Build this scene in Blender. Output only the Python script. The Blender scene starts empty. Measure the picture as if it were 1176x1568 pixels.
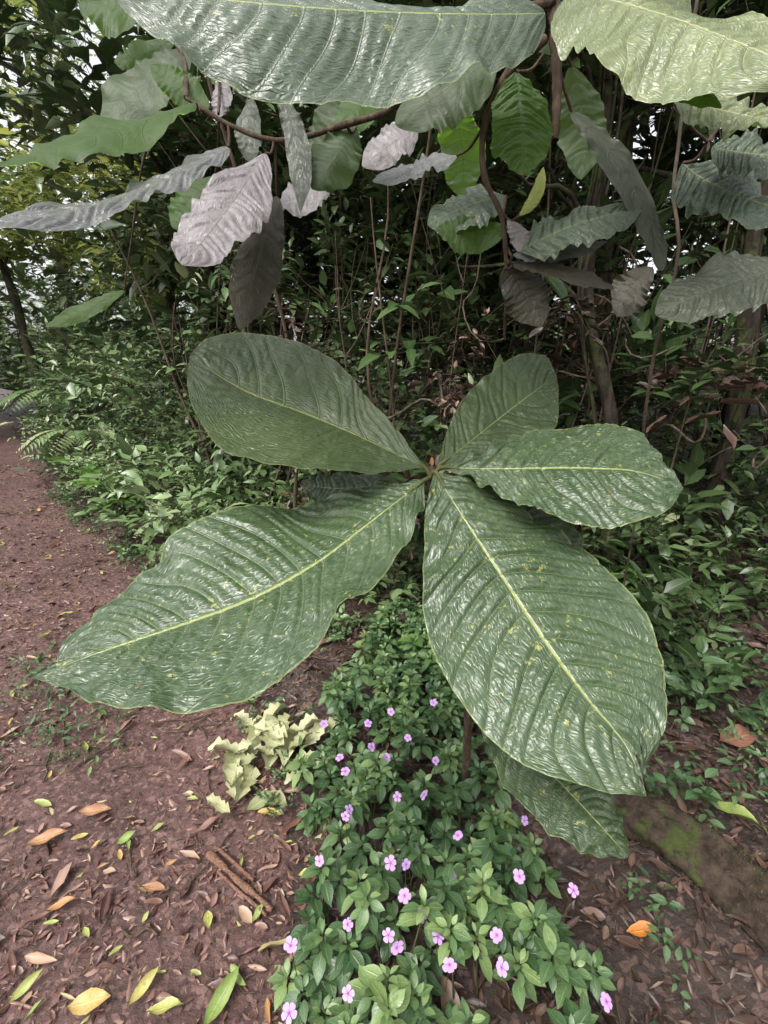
import bpy, math
import numpy as np
rng=np.random.default_rng(11)
scene=bpy.context.scene
scene.view_settings.view_transform='Standard'
scene.view_settings.look='None'
scene.view_settings.exposure=0
A=np.array
def nrm(a): return a/np.maximum(np.linalg.norm(a,axis=-1,keepdims=True),1e-9)

# ------------------------------------------------------------------ materials
class NT:
    def __init__(s,name):
        s.m=bpy.data.materials.new(name); s.m.use_nodes=True; s.t=s.m.node_tree
        s.t.nodes.clear(); s.out=s.new('ShaderNodeOutputMaterial')
    def new(s,t,**k):
        n=s.t.nodes.new(t)
        for a,b in k.items(): setattr(n,a,b)
        return n
    def set(s,inp,v):
        if isinstance(v,bpy.types.NodeSocket): s.t.links.new(v,inp)
        elif isinstance(v,(tuple,list)) and len(v)==3 and inp.type=='RGBA': inp.default_value=(*v,1)
        else: inp.default_value=v
    def math(s,op,a,b=0.0,c=None):
        n=s.new('ShaderNodeMath',operation=op); s.set(n.inputs[0],a); s.set(n.inputs[1],b)
        if c is not None: s.set(n.inputs[2],c)
        return n.outputs[0]
    def mix(s,f,a,b):
        n=s.new('ShaderNodeMix',data_type='RGBA'); s.set(n.inputs['Factor'],f); s.set(n.inputs[6],a); s.set(n.inputs[7],b); return n.outputs[2]
    def ramp(s,f,stops):
        n=s.new('ShaderNodeValToRGB'); s.set(n.inputs[0],f); e=n.color_ramp.elements
        while len(e)<len(stops): e.new(.5)
        for q,(p,c) in zip(e,stops): q.position=p; q.color=(*c,1) if len(c)==3 else c
        return n.outputs[0]
    def step(s,x,lo,hi):
        n=s.new('ShaderNodeMapRange',interpolation_type='SMOOTHSTEP'); s.set(n.inputs[0],x); s.set(n.inputs[1],lo); s.set(n.inputs[2],hi); return n.outputs[0]
    def noise(s,scale,detail=3,vec=None,rough=.55):
        n=s.new('ShaderNodeTexNoise'); n.inputs['Scale'].default_value=scale; n.inputs['Detail'].default_value=detail; n.inputs['Roughness'].default_value=rough
        if vec is not None: s.set(n.inputs['Vector'],vec)
        return n.outputs['Fac']
    def obj(s): return s.new('ShaderNodeTexCoord').outputs['Object']
    def luv(s):
        a=s.new('ShaderNodeAttribute',attribute_name='luv'); x=s.new('ShaderNodeSeparateXYZ'); s.set(x.inputs[0],a.outputs['Vector']); return x.outputs
    def bump(s,h,strength,dist,normal=None):
        b=s.new('ShaderNodeBump'); s.set(b.inputs['Height'],h); b.inputs['Strength'].default_value=strength; b.inputs['Distance'].default_value=dist
        if normal is not None: s.set(b.inputs['Normal'],normal)
        return b.outputs[0]
    def surf(s,col,rough=.5,normal=None,spec=.5,trans=0,tcol=None):
        p=s.new('ShaderNodeBsdfPrincipled'); s.set(p.inputs['Base Color'],col); s.set(p.inputs['Roughness'],rough); s.set(p.inputs['Specular IOR Level'],spec)
        if normal is not None: s.set(p.inputs['Normal'],normal)
        o=p.outputs[0]
        if trans>0:
            t=s.new('ShaderNodeBsdfTranslucent'); s.set(t.inputs[0],tcol if tcol is not None else col)
            x=s.new('ShaderNodeMixShader'); x.inputs[0].default_value=trans; s.set(x.inputs[1],o); s.set(x.inputs[2],t.outputs[0]); o=x.outputs[0]
        s.set(s.out.inputs[0],o); return s.m

def cheap_leaf_mat(name,stops,rough=.4,trans=0,spec=.5):
    n=NT(name); l=n.luv(); col=n.ramp(l[2],stops)
    mid=n.math('LESS_THAN',n.math('ABSOLUTE',l[1]),.07)
    col=n.mix(n.math('MULTIPLY',mid,.35),col,(.2,.25,.1))
    return n.surf(col,rough,None,spec,trans,col)
def small_leaf_mat(name,stops,rough=.4,trans=.25,vein=.25,tint=(1.3,1.5,.6)):
    n=NT(name); l=n.luv(); col=n.ramp(l[2],stops)
    av=n.math('ABSOLUTE',l[1]); mid=n.math('SUBTRACT',1.0,n.step(av,.03,.14))
    sp=n.math('PINGPONG',n.math('SUBTRACT',n.math('MULTIPLY',l[0],7.0),n.math('MULTIPLY',av,1.6)),.5)
    lat=n.math('SUBTRACT',1.0,n.step(sp,.0,.16))
    vm=n.math('MAXIMUM',mid,n.math('MULTIPLY',lat,.35))
    g=n.new('ShaderNodeMix',data_type='RGBA',blend_type='ADD'); n.set(g.inputs[0],n.math('MULTIPLY',vm,vein)); n.set(g.inputs[6],col); n.set(g.inputs[7],(.12,.15,.06))
    c=g.outputs[2]
    bl=n.step(n.noise(160,3,n.obj()),.55,.7)
    c=n.mix(n.math('MULTIPLY',bl,.35),c,(.06,.05,.02))
    t=n.new('ShaderNodeMix',data_type='RGBA',blend_type='MULTIPLY'); t.inputs[0].default_value=1; n.set(t.inputs[6],c); n.set(t.inputs[7],tint)
    nr=n.bump(vm,.4,.002)
    return n.surf(c,rough,nr,.5,trans,t.outputs[2])

def big_leaf_mat(name,c1,c2,cv,rough=.3,trans=.15,tcol=(.1,.2,.03),spots=0.0,midc=(.3,.34,.12),bumps=1.0,latm=.75):
    n=NT(name); l=n.luv(); o=n.obj(); av=n.math('ABSOLUTE',l[1])
    big=n.noise(7,3,o)
    col=n.mix(n.step(big,.35,.7),c1,c2)
    fine=n.noise(110,3,o)
    col=n.mix(n.math('MULTIPLY',n.step(fine,.45,.75),.3),col,cv)
    pp=n.math('PINGPONG',l[0],.5)
    lat=n.math('SUBTRACT',1.0,n.step(pp,.006,.038))
    lat=n.math('MULTIPLY',lat,n.math('SUBTRACT',1.0,n.math('MULTIPLY',av,.6)))
    mid=n.math('SUBTRACT',1.0,n.step(av,.008,.024))
    wob=n.noise(45,2,o)
    cb=n.new('ShaderNodeCombineXYZ'); n.set(cb.inputs[0],n.math('ADD',n.math('MULTIPLY',l[0],1.3),n.math('MULTIPLY',wob,.5))); n.set(cb.inputs[1],n.math('ADD',n.math('MULTIPLY',l[1],13.0),n.math('MULTIPLY',wob,.9)))
    vo=n.new('ShaderNodeTexVoronoi',feature='DISTANCE_TO_EDGE'); n.set(vo.inputs['Vector'],cb.outputs[0]); vo.inputs['Scale'].default_value=1.7
    lad=n.math('SUBTRACT',1.0,n.step(vo.outputs['Distance'],.0,.2))
    col=n.mix(n.math('MULTIPLY',lad,.16),col,cv)
    col=n.mix(n.math('MULTIPLY',lat,latm),col,cv)
    col=n.mix(n.math('MULTIPLY',mid,.85),col,midc)
    edge=n.step(av,.975,1.0)
    col=n.mix(n.math('MULTIPLY',edge,.5),col,midc)
    if spots>0:
        s1=n.noise(70,5,o,.75); near=n.math('SUBTRACT',1.0,n.step(av,.0,.9))
        cl=n.noise(11,2,o)
        thr=n.math('ADD',n.math('ADD',s1,n.math('MULTIPLY',near,.04)),n.math('MULTIPLY',cl,.16))
        col=n.mix(n.math('MULTIPLY',n.step(thr,.745-.02*spots,.76-.02*spots),.8),col,(.32,.32,.10))
        br=n.step(n.noise(23,2,o),.76,.79)
        col=n.mix(br,col,(.12,.07,.03))
    h=n.math('ADD',n.math('MULTIPLY',lat,-1.1),n.math('MULTIPLY',lad,-.42))
    h=n.math('ADD',h,n.math('MULTIPLY',mid,-.7))
    h=n.math('ADD',h,n.math('ADD',n.math('MULTIPLY',n.noise(150,3,o),.5),n.math('MULTIPLY',n.noise(48,2,o),.9)))
    nr=n.bump(h,.5*bumps,.003)
    rr=n.math('ADD',rough,n.math('MULTIPLY',n.math('SUBTRACT',n.noise(30,3,o),.5),.3))
    tc=n.mix(n.math('MINIMUM',n.math('ADD',n.math('MULTIPLY',lat,.75),n.math('ADD',mid,n.math('MULTIPLY',lad,.2))),1.0),tcol,tuple(.3*q for q in tcol))
    return n.surf(col,rr,nr,.6,trans,tc)

def bark_mat(name,c1,c2,moss=0.0,scale=1.0):
    n=NT(name); o=n.obj(); mp=n.new('ShaderNodeMapping'); n.set(mp.inputs[0],o); mp.inputs['Scale'].default_value=(14*scale,14*scale,3*scale)
    f=n.noise(2.2,6,mp.outputs[0],.65); col=n.mix(n.step(f,.35,.68),c1,c2)
    if moss>0:
        m=n.step(n.noise(9,5,o,.7),.62-.3*moss,.7-.25*moss); mc=n.mix(n.noise(60,3,o),(.02,.03,.008),(.07,.082,.025)); col=n.mix(m,col,mc)
        f=n.math('ADD',f,n.math('MULTIPLY',n.noise(120,3,o),.6))
    return n.surf(col,.85,n.bump(f,.8,.01),.2)

def ground_mat(name,a,b,c,fleck=.5):
    n=NT(name); o=n.obj()
    col=n.mix(n.step(n.noise(2.2,5,o,.6),.35,.65),a,b)
    col=n.mix(n.math('MULTIPLY',n.step(n.noise(24,6,o,.7),.5,.66),.75),col,c)
    vo=n.new('ShaderNodeTexVoronoi'); vo.inputs['Scale'].default_value=75; n.set(vo.inputs['Vector'],o)
    sp=n.new('ShaderNodeSeparateXYZ'); n.set(sp.inputs[0],vo.outputs['Color'])
    col=n.mix(n.math('MULTIPLY',n.step(sp.outputs[0],.72,.76),fleck),col,(.25,.15,.125))
    col=n.mix(n.math('MULTIPLY',n.step(sp.outputs[1],.8,.83),fleck),col,(.035,.02,.016))
    h=n.math('ADD',n.math('MULTIPLY',n.noise(18,8,o,.7),1.0),n.math('MULTIPLY',sp.outputs[2],.3))
    return n.surf(col,n.math('ADD',.38,n.math('MULTIPLY',n.noise(5,3,o),.35)),n.bump(h,.9,.02),.5)

M_PATH=ground_mat('path_soil',(.078,.038,.033),(.135,.071,.062),(.045,.024,.02))
M_SOIL=ground_mat('forest_soil',(.03,.019,.014),(.052,.032,.024),(.016,.011,.009),.3)
M_BG=cheap_leaf_mat('undergrowth_leaf',[(0,(.022,.042,.014)),(.35,(.044,.08,.026)),(.7,(.085,.135,.05)),(.93,(.16,.21,.1)),(1,(.32,.34,.19))],.3)
M_DARK=cheap_leaf_mat('shaded_forest_leaf',[(0,(.013,.025,.009)),(.5,(.026,.048,.016)),(.9,(.055,.082,.028)),(1,(.09,.12,.045))],.42)  # darkened leaf greens: shade deep in the forest is put into the colour
M_BRI=cheap_leaf_mat('bright_shrub_leaf',[(0,(.045,.08,.028)),(.35,(.1,.165,.06)),(.75,(.2,.27,.12)),(1,(.4,.43,.24))],.29)  # palest stops paint the highlights on the shrub leaves
M_YEL=cheap_leaf_mat('tree_crown_leaf',[(0,(.07,.11,.025)),(.5,(.2,.24,.06)),(.85,(.36,.38,.09)),(1,(.5,.47,.15))],.45,.5)
M_IMP=small_leaf_mat('impatiens_leaf',[(0,(.03,.07,.026)),(.5,(.065,.125,.05)),(.85,(.12,.2,.075)),(1,(.19,.27,.1))],.33,.12,.5)
M_SEED=small_leaf_mat('seedling_leaf',[(0,(.08,.17,.045)),(1,(.2,.34,.08))],.38,.3,.4)
M_LIT=cheap_leaf_mat('litter_leaf',[(0,(.025,.012,.01)),(.3,(.085,.037,.03)),(.6,(.17,.08,.062)),(.8,(.29,.17,.135)),(.93,(.38,.26,.17)),(1,(.3,.32,.11))],.4)
M_LITD=cheap_leaf_mat('dark_litter_leaf',[(0,(.018,.011,.008)),(.4,(.052,.028,.021)),(.75,(.115,.062,.046)),(1,(.22,.14,.1))],.42)
M_YL=small_leaf_mat('fallen_leaf',[(0,(.22,.1,.07)),(.25,(.4,.19,.06)),(.45,(.45,.33,.1)),(.7,(.38,.38,.11)),(1,(.18,.27,.07))],.4,.1,.7,(1,1,1))
M_PALE=small_leaf_mat('dry_pale_leaf',[(0,(.2,.22,.1)),(.4,(.34,.34,.17)),(1,(.5,.5,.3))],.55,.15,.8,(1,1,1))
M_ORG=small_leaf_mat('orange_leaf',[(0,(.55,.19,.03)),(1,(.55,.19,.03))],.4,.1,.5,(1,1,1))
M_STEM=bark_mat('green_stem',(.05,.06,.02),(.1,.1,.04))
M_TWIG=bark_mat('twig_bark',(.05,.036,.025),(.12,.088,.06))
M_LIANA=bark_mat('liana_bark',(.05,.038,.028),(.15,.115,.08))
M_BRK=bark_mat('tree_bark',(.015,.011,.008),(.05,.038,.028),.45)
M_MOSS=bark_mat('mossy_bark',(.022,.015,.011),(.065,.045,.033),.35)
M_MB=cheap_leaf_mat('moss_blade',[(0,(.02,.028,.008)),(.6,(.05,.062,.016)),(1,(.1,.115,.03))],.8,0,.2)
M_BRANCH=bark_mat('branch_bark',(.045,.03,.02),(.11,.075,.052),0,3)
n=NT('impatiens_petal'); l=n.luv()
c=n.mix(n.step(l[0],.0,.4),(.42,.1,.42),(.62,.38,.74)); M_PET=n.surf(c,.5,None,.3,.25,(.62,.38,.75))

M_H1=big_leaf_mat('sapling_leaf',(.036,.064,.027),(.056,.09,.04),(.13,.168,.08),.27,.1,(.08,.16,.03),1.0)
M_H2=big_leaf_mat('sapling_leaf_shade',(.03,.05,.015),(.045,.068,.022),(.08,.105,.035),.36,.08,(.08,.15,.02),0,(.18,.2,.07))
KM={'gloss':big_leaf_mat('canopy_leaf_glossy',(.058,.085,.05),(.082,.11,.07),(.15,.175,.12),.28,.12,(.12,.22,.05),.2),
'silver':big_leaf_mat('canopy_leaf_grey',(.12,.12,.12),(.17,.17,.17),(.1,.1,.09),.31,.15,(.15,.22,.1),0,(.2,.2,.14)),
'palegreen':big_leaf_mat('canopy_leaf_pale',(.12,.155,.07),(.185,.22,.105),(.34,.36,.18),.28,.2,(.25,.38,.08),1.4,(.4,.4,.2)),
'under':big_leaf_mat('canopy_leaf_backlit',(.05,.1,.02),(.08,.14,.03),(.04,.08,.02),.5,.55,(.24,.46,.04),0,(.12,.18,.05),.6),
'dunder':big_leaf_mat('canopy_leaf_underside',(.045,.07,.025),(.06,.1,.03),(.04,.06,.02),.5,.4,(.15,.26,.03),0,(.1,.13,.05),.6),
'dark':big_leaf_mat('canopy_leaf_dark',(.045,.055,.033),(.062,.075,.045),(.1,.11,.07),.32,.12,(.08,.12,.04),0,(.12,.13,.08)),
'pale':big_leaf_mat('canopy_leaf_sheen',(.22,.195,.2),(.3,.27,.28),(.12,.1,.09),.36,.15,(.25,.28,.16),0,(.16,.13,.1)),  # silvery-pink highlight painted into the base colour
'brown':big_leaf_mat('canopy_leaf_brown',(.04,.036,.018),(.072,.062,.036),(.04,.028,.016),.36,.12,(.1,.07,.03),0,(.1,.08,.04)),
'yellow':big_leaf_mat('canopy_leaf_young',(.4,.45,.1),(.5,.52,.15),(.5,.5,.2),.45,.3,(.5,.6,.1),0)}

# ------------------------------------------------------------------ mesh builder
class MB:
    def __init__(s): s.V=[];s.F=[];s.L=[];s.n=0
    def add(s,v,faces,luv=None,mi=0):
        v=np.asarray(v,float).reshape(-1,3)
        if luv is None: luv=np.zeros((len(v),3))
        s.V.append(v); s.L.append(np.asarray(luv,float).reshape(-1,3))
        for f in faces: s.F.append((np.asarray(f,int)+s.n,mi))
        s.n+=len(v)
    def inst(s,T,O,D,U,L,W,R,mi=0):
        tv,tl,tf=T; O=np.asarray(O,float); N=len(O)
        D=nrm(np.asarray(D,float)); S=nrm(np.cross(D,U)); U=np.cross(S,D)
        L=np.broadcast_to(L,(N,))[:,None,None]; W=np.broadcast_to(W,(N,))[:,None,None]
        V=O[:,None]+tv[None,:,0,None]*W*S[:,None]+tv[None,:,1,None]*L*D[:,None]+tv[None,:,2,None]*L*U[:,None]
        luv=np.zeros((N,len(tv),3)); luv[:,:,0]=tl[:,0]; luv[:,:,1]=tl[:,1]; luv[:,:,2]=np.clip(np.broadcast_to(R,(N,)),0,1)[:,None]
        off=(np.arange(N)*len(tv))[:,None,None]
        s.add(V,[(tf[None]+off).reshape(-1,tf.shape[1])],luv,mi)
    def tube(s,P,R,k=6,mi=0,cap=False):
        P=np.asarray(P,float); n=len(P); R=np.broadcast_to(R,(n,))
        T=nrm(np.gradient(P,axis=0)); ref=A([1.,0,0]) if abs(T[:,0]).mean()<.7 else A([0,0,1.])
        a=nrm(np.cross(T,ref)); b=np.cross(T,a); th=np.linspace(0,2*np.pi,k,endpoint=False)
        V=P[:,None]+R[:,None,None]*(np.cos(th)[None,:,None]*a[:,None]+np.sin(th)[None,:,None]*b[:,None])
        i=np.arange(n-1)[:,None]*k; j=np.arange(k)[None]; j2=(j+1)%k
        F=np.stack([i+j,i+j2,i+k+j2,i+k+j],-1).reshape(-1,4)
        fs=[F]
        if cap: fs+= [np.arange(k)[None,::-1],((n-1)*k+np.arange(k))[None]]
        s.add(V,fs,None,mi)
    def prisms(s,P0,P1,r0,r1,mi=0):
        N=len(P0); d=nrm(P1-P0); a=nrm(np.cross(d,A([.3,.5,.81]))); b=np.cross(d,a); V=np.zeros((N,6,3))
        for q in range(3):
            o=a*math.cos(q*2.0944)+b*math.sin(q*2.0944)
            V[:,q]=P0+o*np.reshape(r0,(-1,1)); V[:,3+q]=P1+o*np.reshape(r1,(-1,1))
        f=A([[0,1,4,3],[1,2,5,4],[2,0,3,5]]); off=(np.arange(N)*6)[:,None,None]
        s.add(V,[(f[None]+off).reshape(-1,4)],None,mi)
    def obj(s,name,mats,parent=None,smooth=True):
        V=np.concatenate(s.V); me=bpy.data.meshes.new(name)
        idx=np.concatenate([f.reshape(-1) for f,_ in s.F]); tot=np.concatenate([np.full(len(f),f.shape[1]) for f,_ in s.F])
        mi=np.concatenate([np.full(len(f),m) for f,m in s.F]); st=np.concatenate([[0],np.cumsum(tot)[:-1]])
        me.vertices.add(len(V)); me.vertices.foreach_set('co',V.astype(np.float32).ravel())
        me.loops.add(len(idx)); me.loops.foreach_set('vertex_index',idx.astype(np.int32))
        me.polygons.add(len(tot)); me.polygons.foreach_set('loop_start',st.astype(np.int32)); me.polygons.foreach_set('loop_total',tot.astype(np.int32))
        me.polygons.foreach_set('material_index',mi.astype(np.int32))
        me.polygons.foreach_set('use_smooth',np.full(len(tot),smooth))
        for m in mats: me.materials.append(m)
        me.update(calc_edges=True)
        at=me.attributes.new('luv','FLOAT_VECTOR','POINT'); at.data.foreach_set('vector',np.concatenate(s.L).astype(np.float32).ravel())
        o=bpy.data.objects.new(name,me); bpy.context.collection.objects.link(o)
        if parent: o.parent=parent
        return o
def empty(name):
    e=bpy.data.objects.new(name,None); bpy.context.collection.objects.link(e); e.empty_display_size=.1; return e

def leafT(ts,ws,fold=.25,curl=.25,wob=0):
    v=[];l=[];f=[]
    for i,(t,w) in enumerate(zip(ts,ws)):
        for c in (-1,0,1):
            v.append((c*w*.5,t,abs(c)*fold*w*.25-curl*t*t+wob*c*math.sin(t*9+c))); l.append((t,c))
    for i in range(len(ts)-1):
        for c in (0,1):
            a=i*3+c; f.append((a,a+1,a+4,a+3))
    return A(v),A(l,dtype=float),A(f)
T3=leafT([0,.28,.62,1],[.08,.95,.8,.02])
T5=leafT([0,.12,.32,.55,.8,1],[.06,.5,.95,1,.55,.02],.35,.3)
TS=leafT([0,.1,.2,.3,.4,.5,.6,.7,.8,.9,1],[.05,.35,.68,.86,1,.98,.97,.78,.62,.3,.02],.3,.25)
TL=leafT([0,.15,.35,.6,.85,1],[.1,.6,1,.9,.5,.03],.5,-.12,.05)
TL2=leafT([0,.3,.65,1],[.1,1,.8,.1],-.7,.25,.08)
TP=leafT([0,.3,.6,.85,1],[.1,.55,1.,.95,.5],.15,.12)
T5L=leafT([0,.08,.2,.35,.5,.65,.8,.92,1],[.04,.3,.75,.93,1,.85,.62,.25,.02],.5,-.15,.06)
TCR=leafT([0,.08,.18,.28,.36,.48,.56,.68,.76,.88,1],[.1,.5,.9,.6,1.0,.75,1.0,.55,.8,.3,.05],.9,-.18,.09)

# ------------------------------------------------------------------ terrain
ey=A([-20,-3,.75,1.2,1.9,2.8,3.8,6,9,14,80]); ex=A([-.2,-.15,-.25,-.3,-.55,-1.3,-2.3,-4.4,-6.9,-11,-70])
edge=lambda y: np.interp(y,ey,ex)
def sm(x): x=np.clip(x,0,1); return x*x*(3-2*x)
def hgt(x,y):
    x=np.asarray(x,float); y=np.asarray(y,float); s=x-edge(y)
    w=np.where(s>0,sm(s/.3),sm((-s-2.1)/.4))
    rough=.018*np.sin(x*5.1+y*2.3)+.014*np.sin(x*9.7-y*7.1+1)+.01*np.sin(x*21+y*17)
    return w*(.05+rough)+.17*np.clip(x-.6,0,5)*sm((x-.4)/.5)+.006*np.sin(x*7+3)*np.sin(y*6)+.02*np.clip(y-3,0,8)*sm(s/2)
def sgrid(lo,hi,n,c,k):
    a=np.arcsinh((lo-c)/k); b=np.arcsinh((hi-c)/k); return c+k*np.sinh(np.linspace(a,b,n))
gx=sgrid(-70,70,300,0,.9); gy=sgrid(-25,90,300,1.2,.9)
X,Y=np.meshgrid(gx,gy,indexing='ij'); S=X-edge(Y); inside=sm((-S-.02)/.12)*sm((S+2.15)/.12)
Z=hgt(X,Y)-.04*inside+rng.normal(0,.004,X.shape)*sm((6-np.hypot(X,Y))/3)
def gridF(a,b):
    i=np.arange(a-1)[:,None]*b; j=np.arange(b-1)[None]; return np.stack([i+j,i+b+j,i+b+j+1,i+j+1],-1).reshape(-1,4)
mb=MB(); mb.add(np.stack([X,Y,Z],-1),[gridF(*X.shape)]); mb.obj('ground',[M_SOIL])
py=np.concatenate([np.arange(-3,6,.02),np.arange(6,30,.15)]); ps=np.linspace(-2.2,.06,100)
PY,PS=np.meshgrid(py,ps,indexing='ij'); PS=PS+.04*np.sin(PY*7)+.03*np.sin(PY*17+1); PX=edge(PY)+PS
PZ=hgt(PX,PY)+.002+rng.normal(0,.0022,PX.shape)-.05*sm((PS)/.05)-.05*sm((-PS-2.1)/.08)
mb=MB(); mb.add(np.stack([PX,PY,PZ],-1),[gridF(*PX.shape)]); mb.obj('dirt_path',[M_PATH])

# ------------------------------------------------------------------ foliage helpers
Zv=A([0,0,1.])
def rdir(n,zmin=-1): 
    v=nrm(rng.normal(size=(n,3))); v[:,2]=np.where(v[:,2]<zmin,-v[:,2],v[:,2]); return nrm(v)
def twigs(mb,O,D,TL_,nl,LL,WR,R,T=T3,droop=.2,stem=.003,rj=.12):
    N=len(O); D=nrm(D); TL_=np.broadcast_to(TL_,(N,)); LL=np.broadcast_to(LL,(N,)); side=nrm(np.cross(D,Zv+rng.normal(0,.15,(N,3)))); E=O+D*TL_[:,None]-Zv*(droop*TL_*.5)[:,None]
    mb.prisms(O,E,np.full(N,stem),np.full(N,stem*.5),1)
    for k in range(nl):
        t=(k+.7)/nl; p=O+D*(TL_*t)[:,None]-Zv*(droop*.5*TL_*t*t)[:,None]; sg=1 if k%2 else -1
        d=nrm(D*.55+side*sg*.85+rng.normal(0,.25,(N,3))-Zv*.12) if k<nl-1 else nrm(D+rng.normal(0,.1,(N,3))-Zv*.2)
        u=nrm(Zv+rng.normal(0,.35,(N,3)))
        l=LL*rng.uniform(.65,1.15,N); mb.inst(T,p,d,u,l,l*WR*rng.uniform(.8,1.2,N),R+rng.normal(0,rj,N))
def clumps(mb,C,rad,ntw,TLn,nl,LL,WR,flat=.8,T=T3,rbase=None,droop=.25,stem=.003,zup=.35,var=.4):
    C=np.asarray(C); N=len(C); rad=np.broadcast_to(rad,(N,)); c=np.repeat(C,ntw,0); r=np.repeat(rad,ntw)
    d=rdir(N*ntw,-.3); O=c+d*(r*rng.uniform(.25,.95,N*ntw))[:,None]*A([1,1,flat])
    rb=np.repeat(rng.uniform(.05,.8,N) if rbase is None else rbase,ntw)
    cs=np.repeat(np.exp(rng.normal(0,var,N)).clip(.55,1.9),ntw)
    D=nrm(d+Zv*zup+rng.normal(0,.35,d.shape)); g=hgt(O[:,0],O[:,1])+.03; O[:,2]=np.maximum(O[:,2],g)
    twigs(mb,O,D,TLn*cs*rng.uniform(.6,1.3,N*ntw),nl,LL*cs*rng.uniform(.75,1.25,N*ntw),WR,rb,T,droop,stem)
def scatter(n,x0,x1,y0,y1,z0,z1,keep=None):
    out=[]
    while sum(map(len,out))<n:
        x=rng.uniform(x0,x1,n);y=rng.uniform(y0,y1,n);z=rng.uniform(z0,z1,n)+hgt(x,y)
        k=np.ones(n,bool) if keep is None else keep(x,y,z); out.append(np.stack([x,y,z],1)[k])
    return np.concatenate(out)[:n]

mb=MB()
C=scatter(110,-7,.2,2.9,9.5,.05,.5,lambda x,y,z:((x-edge(y)>.15)&(x-edge(y)<2.6)))
clumps(mb,C,.28,13,.2,6,.085,.45,.8)
C=scatter(110,-3.9,.2,2.5,5.6,.02,.4,lambda x,y,z:((x-edge(y)>.12)&(x-edge(y)<1.7)&(y>2.8-.3*x)))
clumps(mb,C,.22,12,.17,6,.072,.45,.8)
C=scatter(90,-7,.3,3.8,9.5,.5,1.6,lambda x,y,z:((x-edge(y)>.6)&(x-edge(y)<3.2)))
clumps(mb,C,.36,14,.25,6,.1,.42,.8)
mb.obj('pathside_shrubs',[M_BRI,M_TWIG])
mb=MB()
C=scatter(140,-1.6,3.4,2.6,4.8,.1,1.2,lambda x,y,z:x-edge(y)>.9)
clumps(mb,C,.28,12,.2,6,.1,.45,.8)
C=scatter(155,-3.0,4.5,2.9,5.4,1.0,3.4,lambda x,y,z:(x-edge(y)>.8))
clumps(mb,C,.34,12,.28,6,.12,.42,.8)
C=scatter(90,.9,3.2,1.9,3.4,0.0,.35)
clumps(mb,C,.16,8,.14,5,.08,.42,.6)
mb.obj('thicket_foliage',[M_BG,M_TWIG])
mb=MB()
C=scatter(38,-.8,1.9,2.5,3.6,.4,1.8); clumps(mb,C,.13,9,.12,5,.075,.4,1.4,TL,None,1.5,.002,-.6)
mb.obj('withered_foliage',[M_LITD,M_TWIG])
mb=MB()
C=scatter(46,-.45,.6,1.75,3.1,0,.05,lambda x,y,z:x-edge(y)>.05)
clumps(mb,C,.07,7,.07,5,.035,.5,.5,stem=.0015)
C=scatter(110,.7,2.8,.8,3.0,0,.04)
clumps(mb,C,.06,5,.06,4,.032,.5,.5,stem=.0015)
C=scatter(50,-1.9,-1.15,1.5,2.5,0,.02)
clumps(mb,C,.05,5,.05,4,.022,.35,.4,stem=.001)
C=scatter(70,-4.5,-.3,1.3,6,0,.02,lambda x,y,z:abs(x-edge(y))<.12)
clumps(mb,C,.06,6,.07,5,.035,.4,.5,stem=.0015)
C=A([(1.32,1.66,.1),(1.4,1.74,.12),(1.25,1.72,.1),(1.38,1.6,.13),(1.3,1.8,.1),(.98,1.28,.1),(1.04,1.22,.1),(1.55,2.0,.15),(1.7,2.2,.2),(1.9,2.3,.25),(1.45,1.45,.12),(1.6,1.75,.2)]); C[:,2]=hgt(C[:,0],C[:,1])+.05
clumps(mb,C,.08,9,.09,5,.045,.5,.7,TS,None,.2,.0015)
mb.obj('ground_cover_sprigs',[M_IMP,M_TWIG])
mb=MB()
C=scatter(230,-4,9,5.6,9.0,.2,7,lambda x,y,z:(x-edge(y)>1.5)&((x>-2.2)|(z<3.0)))
clumps(mb,C,.7,14,.5,6,.22,.42,.8)
C=scatter(90,-2.2,3.5,6.5,8.5,.6,4.5)
clumps(mb,C,.7,14,.5,6,.24,.5,.8)
C=scatter(50,-10.5,-3,2.5,10,.1,1.0,lambda x,y,z:(x-edge(y)<-2.5))
clumps(mb,C,.4,12,.3,6,.12,.42,.8)
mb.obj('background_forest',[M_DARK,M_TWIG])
mb=MB()
C=scatter(100,-11,-2.5,9.5,13,.2,2.8,lambda x,y,z:(x-edge(y)>-4))
clumps(mb,C,.7,16,.5,6,.17,.42,.8)
a=rng.uniform(-1.9,1.9,260); r=rng.uniform(17,30,260); C=np.stack([np.sin(a)*r,np.cos(a)*r,rng.uniform(0,1,260)**1.3*6],1)
clumps(mb,C,1.8,18,1.2,5,.6,.5,.8)
mb.obj('distant_forest',[M_BRI,M_TWIG])

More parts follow.
